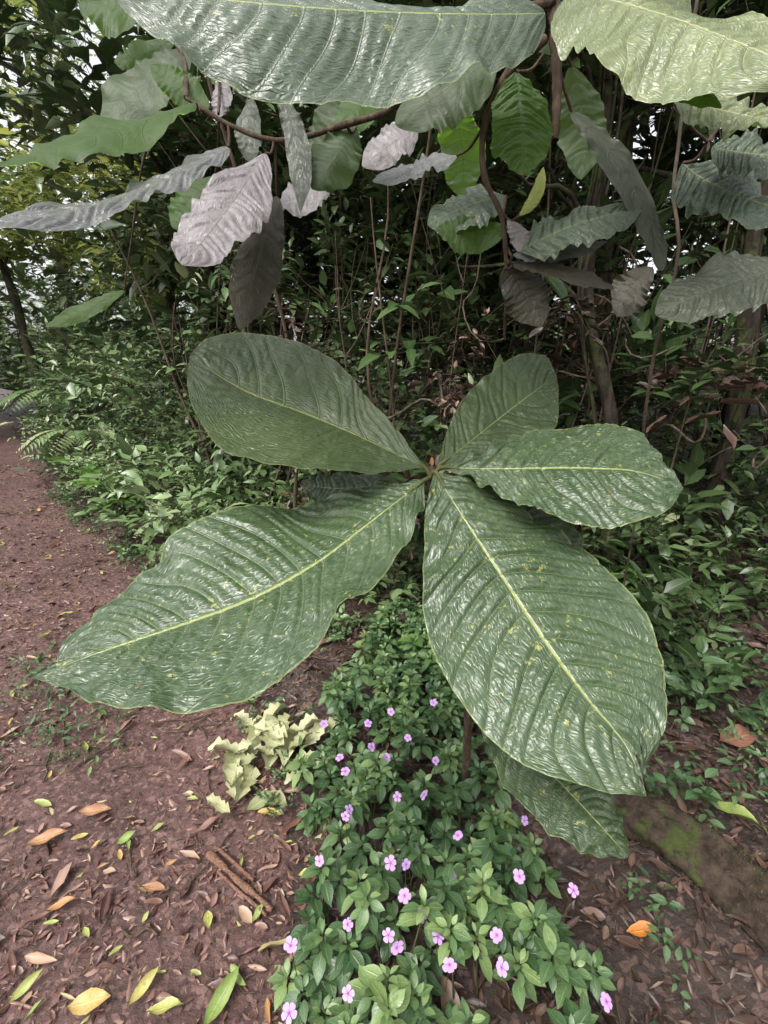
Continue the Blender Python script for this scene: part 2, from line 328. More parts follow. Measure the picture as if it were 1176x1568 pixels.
def tree(name,x,y,r,H,crown_z,crown_r,ncl,mat,lean=(0,0),leaf=.14,moss=M_BRK,ntw=14,vines=0):
    e=empty(name); z0=float(hgt(x,y)); t=np.linspace(0,1,44)
    P=np.stack([x+lean[0]*t+.08*np.sin(t*8+x)+.03*np.sin(t*23+y),y+lean[1]*t+.06*np.cos(t*6+y)+.02*np.sin(t*19),z0-.1+H*t],1); R=r*(1-.65*t)*(1+.6*np.exp(-t*20))*(1+.12*np.sin(t*33)+.08*np.sin(t*71))
    m=MB(); m.tube(P,R,12); cs=[]
    for v in range(vines):
        q=np.linspace(0,.75,60); ph=rng.uniform(0,6.28); w=rng.uniform(5,14); jj=q*43; Pv=np.stack([np.interp(jj,np.arange(44),P[:,c]) for c in range(3)],1); rv=np.interp(jj,np.arange(44),R)+rng.uniform(.0,.05)
        m.tube(Pv+np.stack([np.cos(q*w+ph)*rv,np.sin(q*w+ph)*rv,0*q],1),rng.uniform(.006,.013),6)
    for i in range(7):
        q=.35+.6*i/7; j=int(q*43); a=rng.uniform(0,6.28); L=crown_r*rng.uniform(.6,1.1); s=np.linspace(0,1,7)
        B=P[j]+np.stack([np.cos(a)*L*s,np.sin(a)*L*s,.5*L*s+.1*np.sin(s*5)],1); m.tube(B,R[j]*.4*(1-.8*s)+.004,6); cs.append(B[3:])
    m.obj('trunk',[moss],e); cs=np.concatenate(cs)
    C=cs[rng.integers(0,len(cs),ncl)]+rng.normal(0,.35,(ncl,3)); C[:,2]=np.maximum(C[:,2],crown_z)
    m=MB(); clumps(m,C,.5,ntw,.35,6,leaf,.42); m.obj('crown',[mat,M_TWIG],e)
for a in [('forest_tree',-1.95,5.1,.09,6,3.0,1.5,26,M_BG,(.2,.1)),('forest_tree',1.75,3.5,.05,5.5,3.0,1.3,26,M_BG,(-.3,.2)),
          ('forest_tree',2.25,3.1,.065,6,3.0,1.4,28,M_BG,(.2,.1)),('forest_tree',.35,4.9,.05,5.5,3.0,1.4,26,M_BG,(.2,0)),
          ('forest_tree',1.38,2.75,.042,5,2.9,1.0,14,M_BG,(-.35,.3)),
          ('forest_tree',3.3,4.4,.1,6.5,3.2,1.8,40,M_BG,(.1,.1)),('forest_tree',1.2,4.2,.045,5,3.0,1.2,20,M_BG,(.3,0)),
          ('forest_tree',-5.3,11.5,.15,8,3.5,2.4,54,M_YEL,(.5,0)),('forest_tree',-8.5,13.5,.16,9,4.0,2.6,64,M_YEL,(.3,0)),('forest_tree',-3.2,8.2,.1,6.5,2.6,1.7,54,M_YEL,(-.5,0)),('forest_tree',-6.8,9.6,.1,6.5,3.4,1.9,50,M_YEL,(-.5,0))]:
    tree(*a,vines=(4 if a[1]>1 else 1))

mb=MB()
for i in range(105):
    x=rng.uniform(-2.2,3.6); y=rng.uniform(2.8,5.2)
    if x-edge(y)<1.0: continue
    H=rng.uniform(1.5,4.2); t=np.linspace(0,1,14); ln=rng.normal(0,.4,2); z0=float(hgt(x,y)); w1,w2=rng.uniform(.02,.09,2); f1_,f2_=rng.uniform(3,11,2)
    P=np.stack([x+ln[0]*t+w1*np.sin(t*f1_+i),y+ln[1]*t+w2*np.sin(t*f2_+i),z0+H*t],1)
    mb.tube(P,rng.choice([.004,.007,.011,.016])*(1-.6*t),6)
    for b in range(rng.integers(1,4)):
        j=rng.integers(4,12); s=np.linspace(0,1,6); d=rng.normal(0,.35,2); L=rng.uniform(.2,.7)
        mb.tube(P[j]+np.stack([d[0]*s,d[1]*s,L*s**1.3],1),.004*(1-.6*s),5)
mb.obj('understory_stems',[M_TWIG])
mb=MB()
for i in range(26):
    x=rng.uniform(-.6,3.2); y=rng.uniform(2.6,4.2); z=rng.uniform(.7,2.4); t=np.linspace(0,1,18); d=rng.normal(0,.5,3)
    P=A([x,y,z])+d*(t[:,None]-.5)+np.stack([.12*np.sin(t*rng.uniform(4,12)+i),.1*np.cos(t*7+i),-.3*np.sin(t*3.14)*rng.uniform(.2,1.2)+.05*np.sin(t*15+i)],1).reshape(-1,3)
    mb.tube(P,rng.uniform(.003,.009),5)
mb.obj('liana_tangle',[M_LIANA])

# ------------------------------------------------------------------ leaf litter
def litter(name,n,fn,mat,mu=-3.6,dark=1.0):
    mb=MB(); x,y=fn(n); n=len(x); L=np.exp(rng.normal(mu,.5,n)); L=np.clip(L,.007,.12)
    a=rng.uniform(0,6.28,n); D=np.stack([np.cos(a),np.sin(a),rng.normal(0,.15,n)],1); U=nrm(Zv+rng.normal(0,.35,(n,3)))
    O=np.stack([x,y,hgt(x,y)+.008],1); O-=D*L[:,None]*.5; R=rng.beta(2.0,2.0,n)*dark; W=L*rng.uniform(.12,.5,n)
    h=n//2
    mb.inst(TL,O[:h],D[:h],U[:h],L[:h],W[:h],R[:h]); mb.inst(TL2,O[h:],D[h:],U[h:],L[h:],W[h:],R[h:])
    return mb.obj(name,[mat])
def f1(n):
    y=.35+7.5*rng.uniform(0,1,n)**2.2; x=edge(y)+.15-rng.uniform(0,2.3,n)
    k=(np.sin(x*4.1+y*2)+np.sin(y*5.3-x*3)+rng.normal(0,.9,n))>-.9; return x[k],y[k]
def f2(n):
    y=.4+4*rng.uniform(0,1,n)**1.5; x=edge(y)+rng.uniform(.1,4.0,n); return x,y
litter('path_leaf_litter',22000,f1,M_LIT,-3.85,1.05)
litter('forest_leaf_litter',15000,f2,M_LITD,-3.35,1.0)
mb=MB(); x,y=f1(260); n=len(x); L=rng.uniform(.045,.12,n); a=rng.uniform(0,6.28,n)
mb.inst(TL,np.stack([x,y,hgt(x,y)+.012],1),np.stack([np.cos(a),np.sin(a),0*a+.05],1),nrm(Zv+rng.normal(0,.35,(n,3))),L,L*rng.uniform(.15,.35,n),rng.uniform(.3,.97,n))
mb.obj('brown_fallen_leaves',[M_LIT])
mb=MB(); x,y=f1(520); n=len(x); L=np.exp(rng.normal(-3.1,.35,n)); a=rng.uniform(0,6.28,n)
mb.inst(TL,np.stack([x,y,hgt(x,y)+.014],1),np.stack([np.cos(a),np.sin(a),0*a],1),nrm(Zv+rng.normal(0,.25,(n,3))),L,L*rng.uniform(.2,.42,n),rng.uniform(.0,1,n))
def gl(x1,y1,x2,y2,w,R,m=None,T=T5L,lift=.018):
    p=A([x1,y1,0.])/100; q=A([x2,y2,0.])/100; p[2]=hgt(p[0],p[1])+lift; q[2]=hgt(q[0],q[1])+lift; L=np.linalg.norm(q-p)
    (m or mb).inst(T,p[None],(q-p)[None],A([[.1+rng.normal(0,.2),-.1+rng.normal(0,.2),1.]]),L,L*w,R)
for g in [(-95,77,-91,84,.3,.8),(-79,76,-69,78,.46,.4),(-64,76,-60,84,.3,.6),(-59,75,-50,76,.34,.7),(-44,72,-39,84,.3,.95),(-52,98,-50,93,.5,.65),(-38,95,-36,100,.35,.9),(-110,130,-98,131,.3,.1),(-120,118,-108,122,.3,.15),(-90,118,-86,123,.4,.95),(-27,108,-23,109,.5,.55),(-75,105,-66,103,.3,.1),(-100,98,-92,101,.3,.2)]: gl(*g)
mb.obj('yellow_fallen_leaves',[M_YL])
mb=MB()
for i in range(30):
    x=rng.normal(-48,9); y=rng.normal(155,11); a=rng.uniform(0,6.28); L=rng.uniform(8,18)
    gl(x,y,x+L*math.cos(a),y+L*math.sin(a),rng.uniform(.35,.6),rng.uniform(.1,1),m=mb,T=TCR,lift=rng.uniform(.015,.09))
gl(-45,138,-35,132,.5,.2,m=mb); gl(-50,131,-41,138,.45,.1,m=mb)
mb.obj('dry_pale_leaves',[M_PALE])
mb=MB(); gl(67,90,75,89,.42,.5,mb); mb.obj('orange_fallen_leaf',[M_ORG])
mb=MB(); gl(104,122,116,108,.28,.9,mb,lift=.05); gl(128,146,144,150,.5,.0,mb); gl(-3,200,6,196,.6,0,mb); gl(100,180,112,176,.5,.02,mb,lift=.03); gl(150,230,166,228,.5,.05,mb); gl(95,148,106,152,.45,0,mb); mb.obj('large_fallen_leaves',[M_YL])
e=MB(); t=np.linspace(0,1,24); P=A([-.58,1.15,.03])+t[:,None]*A([.25,-.17,0]); P[:,2]=.022+.003*np.sin(t*9)
e.tube(P,.011*(1+.25*np.sin(t*13)+.15*np.sin(t*31))*(1-.3*t),9,cap=True); e.tube(P[:15]+A([.02,.02,0]),.006,6,cap=True); e.tube(P[6:]+A([-.014,-.012,-.004]),.005,6,cap=True); e.obj('rotting_stick',[bark_mat('stick_wood',(.12,.06,.04),(.3,.17,.12),0,5)])
e=MB()
for i in range(230):
    x=rng.uniform(-2.0,1.9); y=rng.uniform(.5,3); a=rng.uniform(0,3.14); L=rng.uniform(.05,.28); s=np.linspace(-.5,.5,6); xx=x+np.cos(a)*L*s; yy=y+np.sin(a)*L*s+.012*np.sin(s*9+i)
    e.tube(np.stack([xx,yy,hgt(xx,yy)+.012],1),rng.uniform(.001,.004),5)
e.obj('fallen_twigs',[M_TWIG])
# mossy log resting on the slope
NS=110; e=MB(); t=np.linspace(0,1,NS); lx=.66+.95*t; ly=1.36-1.1*t+.05*np.sin(t*6); P=np.stack([lx,ly,hgt(lx,ly)*.6+.045+.012*np.sin(t*9)],1)
k=44; T=nrm(np.gradient(P,axis=0)); a=nrm(np.cross(T,Zv)); b=np.cross(a,T); th=np.linspace(0,2*np.pi,k,endpoint=False)
R=.066+.03*t; nz=rng.normal(0,1,(NS,k)); nz=(nz+np.roll(nz,1,0)+np.roll(nz,1,1)+np.roll(nz,-1,1))/2
rr=R[:,None]*(1+.14*np.sin(th*3+t[:,None]*5)+.09*np.sin(th*7+t[:,None]*23)+.05*nz)
dr=(np.cos(th)[None,:,None]*a[:,None]+np.sin(th)[None,:,None]*b[:,None]); V=P[:,None]+rr[...,None]*dr
i=np.arange(NS-1)[:,None]*k; j=np.arange(k)[None]; j2=(j+1)%k
e.add(V,[np.stack([i+j,i+j2,i+k+j2,i+k+j],-1).reshape(-1,4),np.arange(k)[None],((NS-1)*k+np.arange(k))[None]])
q=rng.integers(0,NS,9000); r_=rng.integers(0,k,9000); sel=(np.sin(q*.17)+np.sin(r_*.4+q*.09)+rng.normal(0,.5,9000))>.35; q=q[sel]; r_=r_[sel]
o_=V[q,r_]+rng.normal(0,.005,(len(q),3)); e.inst(TL2,o_,dr[q,r_]+rng.normal(0,.6,(len(q),3)),rng.normal(0,1,(len(q),3)),rng.uniform(.005,.014,len(q)),.003,rng.uniform(0,1,len(q)),1)
e.obj('mossy_log',[M_MOSS,M_MB])
e=MB(); t=np.linspace(0,1,14); e.tube(np.stack([.12+.02*t,2.45+0*t,-.02+.2*t],1),.12*(1-.45*t)*(1+.12*np.sin(t*15)),14,cap=True); e.obj('mossy_stump',[M_MOSS])

# ------------------------------------------------------------------ impatiens
bed=empty('impatiens_flower_bed'); lv=MB(); fl=MB()
n=350; y=.5+2.0*rng.uniform(0,1,n)**1.1; xl=np.interp(y,[.5,.8,1.2,1.6,2.2,2.5],[-.24,-.23,-.25,-.27,-.15,-.05]); xr=np.interp(y,[.5,.8,1,1.3,1.6,2.2,2.5],[.66,.57,.46,.42,.4,.36,.3])
x=xl+(xr-xl)*rng.uniform(0,1,n); hh=rng.uniform(.06,.23,n)*np.where((x-xl<.07)|(xr-x<.07),.6,1)
g=hgt(x,y); B0=np.stack([x,y,g-.01],1); tp=B0+np.stack([rng.normal(0,.035,n),rng.normal(-.01,.035,n),hh],1)
lv.prisms(B0,tp,np.full(n,.003),np.full(n,.002),1)
rb=rng.beta(1.7,1.7,n)
for lay,(nl,up,ls,dz) in enumerate([(4,.75,.5,.0),(5,.25,.85,-.012),(5,-.1,1.0,-.04)]):
    ph=rng.uniform(0,6.28,n)
    for k in range(nl):
        a=ph+k*6.283/nl+rng.normal(0,.25,n); d=np.stack([np.cos(a),np.sin(a),np.full(n,up)+rng.normal(0,.25,n)],1)
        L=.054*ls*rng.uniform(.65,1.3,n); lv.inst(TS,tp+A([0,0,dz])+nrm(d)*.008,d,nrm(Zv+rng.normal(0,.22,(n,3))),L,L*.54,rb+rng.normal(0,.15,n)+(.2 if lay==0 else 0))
lv.obj('leaves',[M_IMP,M_STEM],bed)
F=[(2,97),(6,95),(18,92),(36,93),(-9,82),(9,84),(2,79),(3,77),(14,79),(15,73),(27,72),(47,66),(-20,65),(-15,132),(-13,126),(-4,137),(1,133),(8,141),(18,130),(4,116),(-11,113),(-11,110),(42,109),(-23,149),(27,79),(21,162),(5,88),(-8,68),(-22,76),(50,90),(-6,150),(3,154),(13,118),(22,104),(-18,96)]
for fx,fy in F:
    fx/=100;fy/=100; z=rng.uniform(.235,.265); fx+=rng.normal(0,.004); up=nrm(A([rng.normal(0,.3),-.5+rng.normal(0,.3),.8])); p=A([fx,fy-.01,z])
    q=nrm(np.cross(up,A([1,0,0]))); s=np.cross(q,up); a0=rng.uniform(0,6.28); r=rng.uniform(.012,.0165)
    fl.prisms(A([[fx,fy+.02,.1]]),p[None],[.0012],[.001],1)
    for k in range(5):
        a=a0+k*1.2566; d=s*math.cos(a)+q*math.sin(a)+up*rng.uniform(-.05,.25); fl.inst(TP,(p+d*.001)[None],d[None],up[None],r*rng.uniform(.85,1.15),r*rng.uniform(.8,1),.5)
fl.obj('flowers',[M_PET,M_STEM],bed)

# ------------------------------------------------------------------ small plants
def rosette(name,x,y,h,nl,L,wr,mat,T=T5,up=.25,layers=2,lean=(0,0)):
    e=empty(name); m=MB(); z=float(hgt(x,y)); b=A([x,y,z]); t=b+A([lean[0],lean[1],h]); m.prisms(b[None],t[None],[.004],[.0025],1)
    for la in range(layers):
        c=t-A([0,0,.05*la]); ph=rng.uniform(0,6.28)
        for k in range(nl):
            a=ph+k*6.283/nl+rng.normal(0,.25); d=A([math.cos(a),math.sin(a),up-.15*la+rng.normal(0,.2)]); l=L*rng.uniform(.6,1.15)*(1 if la else .75)
            m.inst(T,c[None],d[None],nrm(Zv+rng.normal(0,.2,3))[None],l,l*wr,rng.uniform(.0,.8))
    m.obj('leaves_and_stem',[mat,M_STEM],e)
rosette('forest_seedling',1.42,2.45,.24,5,.15,.3,M_SEED)
rosette('forest_seedling',.15,2.05,.2,4,.13,.7,M_SEED)
rosette('forest_seedling',.24,1.98,.14,4,.12,.7,M_SEED)
for q in [(1.2,1.7),(1.5,1.5),(1.75,2.1),(1.9,2.4),(2.3,2.7),(1.6,2.9),(1.1,2.6),(1.0,2.2),(2.0,1.9),(2.2,2.2)]:
    rosette('forest_seedling',q[0],q[1],rng.uniform(.06,.18),4,rng.uniform(.045,.08),.45,M_IMP,TS)
for q in [(-3.25,5.1),(-2.85,4.6),(-3.85,5.8),(-2.3,4.0)]:
    rosette('broadleaf_plant',q[0],q[1],.38,8,.42,.36,M_SEED,T5,.35,1)
def fern(x,y,h,nf,L,mat):
    e=empty('fern'); m=MB(); z=float(hgt(x,y))
    for k in range(nf):
        a=k*6.283/nf+rng.normal(0,.2); t=np.linspace(0,1,20); d=A([math.cos(a),math.sin(a),0]); P=A([x,y,z+h])+d*(t*L)[:,None]+Zv*(L*(.7*t-.95*t*t))[:,None]
        m.tube(P,.003,4,1); T=nrm(np.gradient(P,axis=0)); s=nrm(np.cross(T,Zv))
        for sg in (-1,1):
            w=L*.28*np.sin(np.pi*np.clip(t*.9+.08,0,1)); m.inst(T3,P,s*sg+T*.35-Zv*.15,nrm(Zv+0*P),w,w*.22,rng.uniform(.3,.9))
    m.obj('fronds',[mat,M_TWIG],e)
for q in [(-4.6,7.2,.5,11,.9),(-6.2,9.2,.9,10,1.1)]: fern(*q,M_BRI)

# ------------------------------------------------------------------ big leaves
def herm(P,n):
    P=np.asarray(P,float); s=np.concatenate([[0],np.cumsum(np.linalg.norm(np.diff(P,axis=0),axis=1))]); m=np.gradient(P,s,axis=0)
    q=np.linspace(0,s[-1],n); i=np.clip(np.searchsorted(s,q,side='right')-1,0,len(s)-2); h=(s[i+1]-s[i])[:,None]; t=((q-s[i])[:,None])/h
    return (2*t**3-3*t**2+1)*P[i]+(t**3-2*t**2+t)*h*m[i]+(-2*t**3+3*t**2)*P[i+1]+(t**3-t**2)*h*m[i+1]
def vnoise(NU,NVV,a,b):
    nn=rng.normal(0,1,(a,b)); gi=np.linspace(0,a-1.001,NU); gj=np.linspace(0,b-1.001,NVV); i0=gi.astype(int); j0=gj.astype(int); fi=sm(gi-i0)[:,None]; fj=sm(gj-j0)[None]
    return nn[i0][:,j0]*(1-fi)*(1-fj)+nn[i0+1][:,j0]*fi*(1-fj)+nn[i0][:,j0+1]*(1-fi)*fj+nn[i0+1][:,j0+1]*fi*fj
def bigleaf(parent,name,Mc,Uc,Lc,mat,N=13,k=.13,NV=26,quilt=.0035,cup=.0,und=.05,wave=.004,face=None,holes=(),crk=1.0):
    NU=len(Mc); face=A([0,-.6,.8]) if face is None else A(face); seed=rng.uniform(0,6.28,6)
    T=nrm(np.gradient(Mc,axis=0)); n=nrm(np.cross(T,Uc-Lc)); mid=n[NU//2]
    if mid@face<0: n=-n
    for _ in range(10): n[1:-1]=nrm(n[:-2]+n[1:-1]+n[2:])
    n[0]=n[1];n[-1]=n[-2]
    t=np.linspace(-1,1,2*NV+1); s=np.linspace(0,1,NU)[:,None]; at=np.abs(t)[None]
    E=np.where((t>0)[None,:,None],Uc[:,None],Lc[:,None]); V=Mc[:,None]+(E-Mc[:,None])*at[...,None]
    hw=np.linalg.norm(E-Mc[:,None],axis=-1); ph=N*(s-k*at**1.35)+.2*np.sin(s*31+seed[3])*at+.16*np.sin(s*19+seed[4])
    env=np.clip(hw/.04,0,1)
    f=np.abs((ph+.5)%1-.5)
    g_=np.exp(-(f/.1)**2)
    saw=((ph%1)-.5)*.35
    q=(-.85*g_+.5*np.sin(np.pi*np.clip(f*2,0,1))+saw*(1-g_))*np.clip(at*7,0,1)*(1-.55*at**3)
    h=quilt*env*q+cup*hw*at**2+.12*hw*np.clip(at,0,.22)
    h=h+und*hw*at*(np.sin(s*9+seed[0]+t[None]*1.3)*.6+np.sin(s*17+seed[1]-t[None]*2)*.35)
    h=h+wave*env*at**3*(np.sin(s*37+seed[2]+np.sin(s*13+seed[5])*2)+.6*np.sin(s*71+seed[1]))*(.5+.5*np.sin(s*8+seed[0]))
    W2=2*NV+1
    h=h+env*quilt*crk*np.clip(at*4,0,1)*(1-.8*g_)*(.16*vnoise(NU,W2,max(NU//3,4),max(W2//2,4))+.3*vnoise(NU,W2,max(NU//8,4),max(W2//4,4))+.35*vnoise(NU,W2,max(NU//20,3),max(W2//9,3)))
    V=V+n[:,None]*h[...,None]
    luv=np.stack([ph,np.broadcast_to(t[None],ph.shape),np.broadcast_to(s,ph.shape)],-1)
    F=gridF(NU,W2)
    if holes:
        c=(luv.reshape(-1,3)[F].mean(1)); keep=np.ones(len(F),bool)
        for (hs,ht,rs,rt) in holes:
            dd=((c[:,2]-hs)/rs)**2+((c[:,1]-ht)/rt)**2; keep&=dd>(1+.5*np.sin(c[:,2]*300)*np.sin(c[:,1]*40))
        F=F[keep]
    m=MB(); m.add(V,[F],luv); return m.obj(name,[mat],parent)
K=.001
H={'A':([(86,954,1354),(17,984,1382),(-67,1016,1417),(-184,1050,1460),(-304,1083,1500),(-384,1116,1539),(-448,1138,1578)],
 [(31,1025,1413),(-27,1082,1464),(-89,1147,1539),(-221,1220,1606),(-352,1235,1623),(-433,1188,1604)],
 [(16,922,1350),(-98,882,1358),(-206,864,1365),(-298,890,1382),(-368,958,1435),(-427,1054,1508)]),
'B':([(82,927,1334),(-35,853,1262),(-129,794,1206),(-229,749,1163),(-354,708,1129),(-480,668,1100),(-559,631,1081)],
 [(17,965,1321),(-68,990,1298),(-156,1001,1268),(-212,989,1261),(-267,980,1268),(-356,940,1239),(-427,888,1204),(-446,848,1176),(-512,793,1133),(-552,731,1102),(-557,672,1079)],
 [(76,874,1295),(44,806,1246),(14,755,1214),(-20,706,1191),(-61,683,1185),(-97,622,1155),(-157,571,1126),(-233,542,1100),(-320,548,1085),(-415,568,1081),(-499,611,1086)]),
'C':([(102,932,1351),(162,832,1262),(219,745,1184),(267,663,1119),(308,596,1072),(347,542,1032),(353,491,1000)],
 [(175,925,1325),(238,905,1295),(287,889,1277),(347,847,1244),(409,791,1194),(453,734,1145),(453,677,1098),(419,585,1034),(390,546,1011),(359,514,1009)],
 [(86,889,1310),(72,799,1223),(68,702,1144),(84,647,1100),(116,595,1067),(165,543,1035),(216,508,1023),(274,494,1011),(321,484,1012)]),
'D':([(112,944,1354),(249,914,1360),(391,885,1367),(480,863,1364),(549,835,1340)],
 [(201,974,1383),(281,1005,1416),(365,1009,1429),(453,989,1432),(525,951,1410),(547,887,1373)],
 [(164,910,1345),(213,861,1322),(263,814,1304),(322,778,1291),(392,759,1296),(481,774,1310)]),
'E':([(113,955,1357),(202,1024,1409),(296,1103,1463),(423,1198,1534)],
 [(133,1023,1407),(183,1108,1482),(247,1177,1534),(348,1243,1579),(406,1241,1573)],
 [(180,969,1367),(287,1021,1400),(384,1068,1418),(410,1130,1483)])}
sap=empty('big_leaf_sapling')
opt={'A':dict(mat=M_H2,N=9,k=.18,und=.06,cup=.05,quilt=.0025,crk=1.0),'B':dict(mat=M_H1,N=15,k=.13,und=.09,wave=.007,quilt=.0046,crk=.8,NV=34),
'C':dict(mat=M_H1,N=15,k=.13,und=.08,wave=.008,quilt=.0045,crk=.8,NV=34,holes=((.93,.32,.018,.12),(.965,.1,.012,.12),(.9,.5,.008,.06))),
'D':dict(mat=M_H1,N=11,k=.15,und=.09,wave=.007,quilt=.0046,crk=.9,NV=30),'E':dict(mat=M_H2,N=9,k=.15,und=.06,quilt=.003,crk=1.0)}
for kx,(m_,u_,l_) in H.items():
    m_=A(m_)*K; b,tip=m_[:1],m_[-1:]; NU=300
    u=np.concatenate([b,A(u_)*K,tip]); l=np.concatenate([b,A(l_)*K,tip])
    bigleaf(sap,'leaf_'+kx.lower(),herm(m_,NU),herm(u,NU),herm(l,NU),**opt[kx])
def quick(parent,name,b,m,t,sd,mat,asym=1.0,NU=70,NV=9,N=9,shape='ov',und=.12,cup=0.,droopedge=.1,face=None,quilt=.003,k=.13):
    b,m,t,sd=[A(v)*K for v in (b,m,t,sd)]; s=np.linspace(0,1,NU)[:,None]; c=2*m-.5*(b+t); Mc=(1-s)**2*b+2*s*(1-s)*c+s*s*t
    W=sd-m; ax=nrm(t-b); W=W-ax*(W@ax)*.8
    x=s
    if shape=='ov': w=np.sin(np.pi*x**1.05)**.62*(1-.25*np.clip((x-.85)/.15,0,1))
    elif shape=='strap': w=np.sin(np.pi*x)**.45
    r=rng.uniform(0,6.28,4)
    lob=1+.05*np.sin(x*11+r[0])+.03*np.sin(x*23+r[1])+.02*np.sin(x*47+r[2]); lob2=1+.05*np.sin(x*12+r[3])+.03*np.sin(x*27+r[2])+.02*np.sin(x*43+r[1])
    n=nrm(np.cross(ax,W)); n=n if n@A([0,-.6,.8])>0 else -n
    L=Mc+W*w*lob-n*droopedge*np.linalg.norm(W)*w; U=Mc-W*w*asym*lob2-n*droopedge*np.linalg.norm(W)*w
    return bigleaf(parent,name,Mc,U,L,mat,N=N,NV=NV,und=und,cup=cup,face=face,quilt=quilt,wave=.006,k=k,crk=.8)
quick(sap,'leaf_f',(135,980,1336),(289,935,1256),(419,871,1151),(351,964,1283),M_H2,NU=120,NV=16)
quick(sap,'leaf_g',(156,717,989),(284,617,900),(354,504,873),(208,578,909),M_H1,NU=140,NV=16,N=12)
quick(sap,'leaf_h',(32,1025,1311),(-104,1068,1281),(-196,1092,1291),(-125,1129,1309),KM['gloss'],NU=100,NV=14)
m=MB()
m.tube(herm(A([(.3,1.36,.0),(.28,1.28,.35),(.22,1.12,.85),(.13,1.0,1.2),(.098,.953,1.33),(.1,.95,1.36)]),30),np.linspace(.016,.008,30),9)
m.obj('stem',[M_BRANCH],sap); m=MB()
W0=A([.098,.95,1.335])
for kx in 'ABCDE':
    b=A(H[kx][0][0])*K; q=A(H[kx][0][1])*K; m.tube(herm(A([W0,(W0+b)/2+A([0,0,.0]),b,b+(q-b)*.3]),8),np.linspace(.006,.0025,8),7)
m.tube(herm(A([(.24,1.15,.8),(.2,.95,.95),(.156,.717,.989)]),10),.004,7)
m.tube(herm(A([W0-A([0,0,.05]),(.06,1.0,1.3),(.032,1.025,1.311)]),8),.003,7)
m.tube(herm(A([W0-A([0,0,.05]),(.12,.97,1.31),(.135,.98,1.336)]),8),.003,7)
m.obj('petioles',[M_STEM],sap)
m=MB()
for k in range(4):
    a=k*1.57; m.inst(T5,(W0+A([0,0,.022]))[None],A([[math.cos(a)*.4,math.sin(a)*.4,1.]]),A([[math.cos(a),math.sin(a),.1]]),.02,.008,.1)
m.obj('bud',[M_YL],sap)

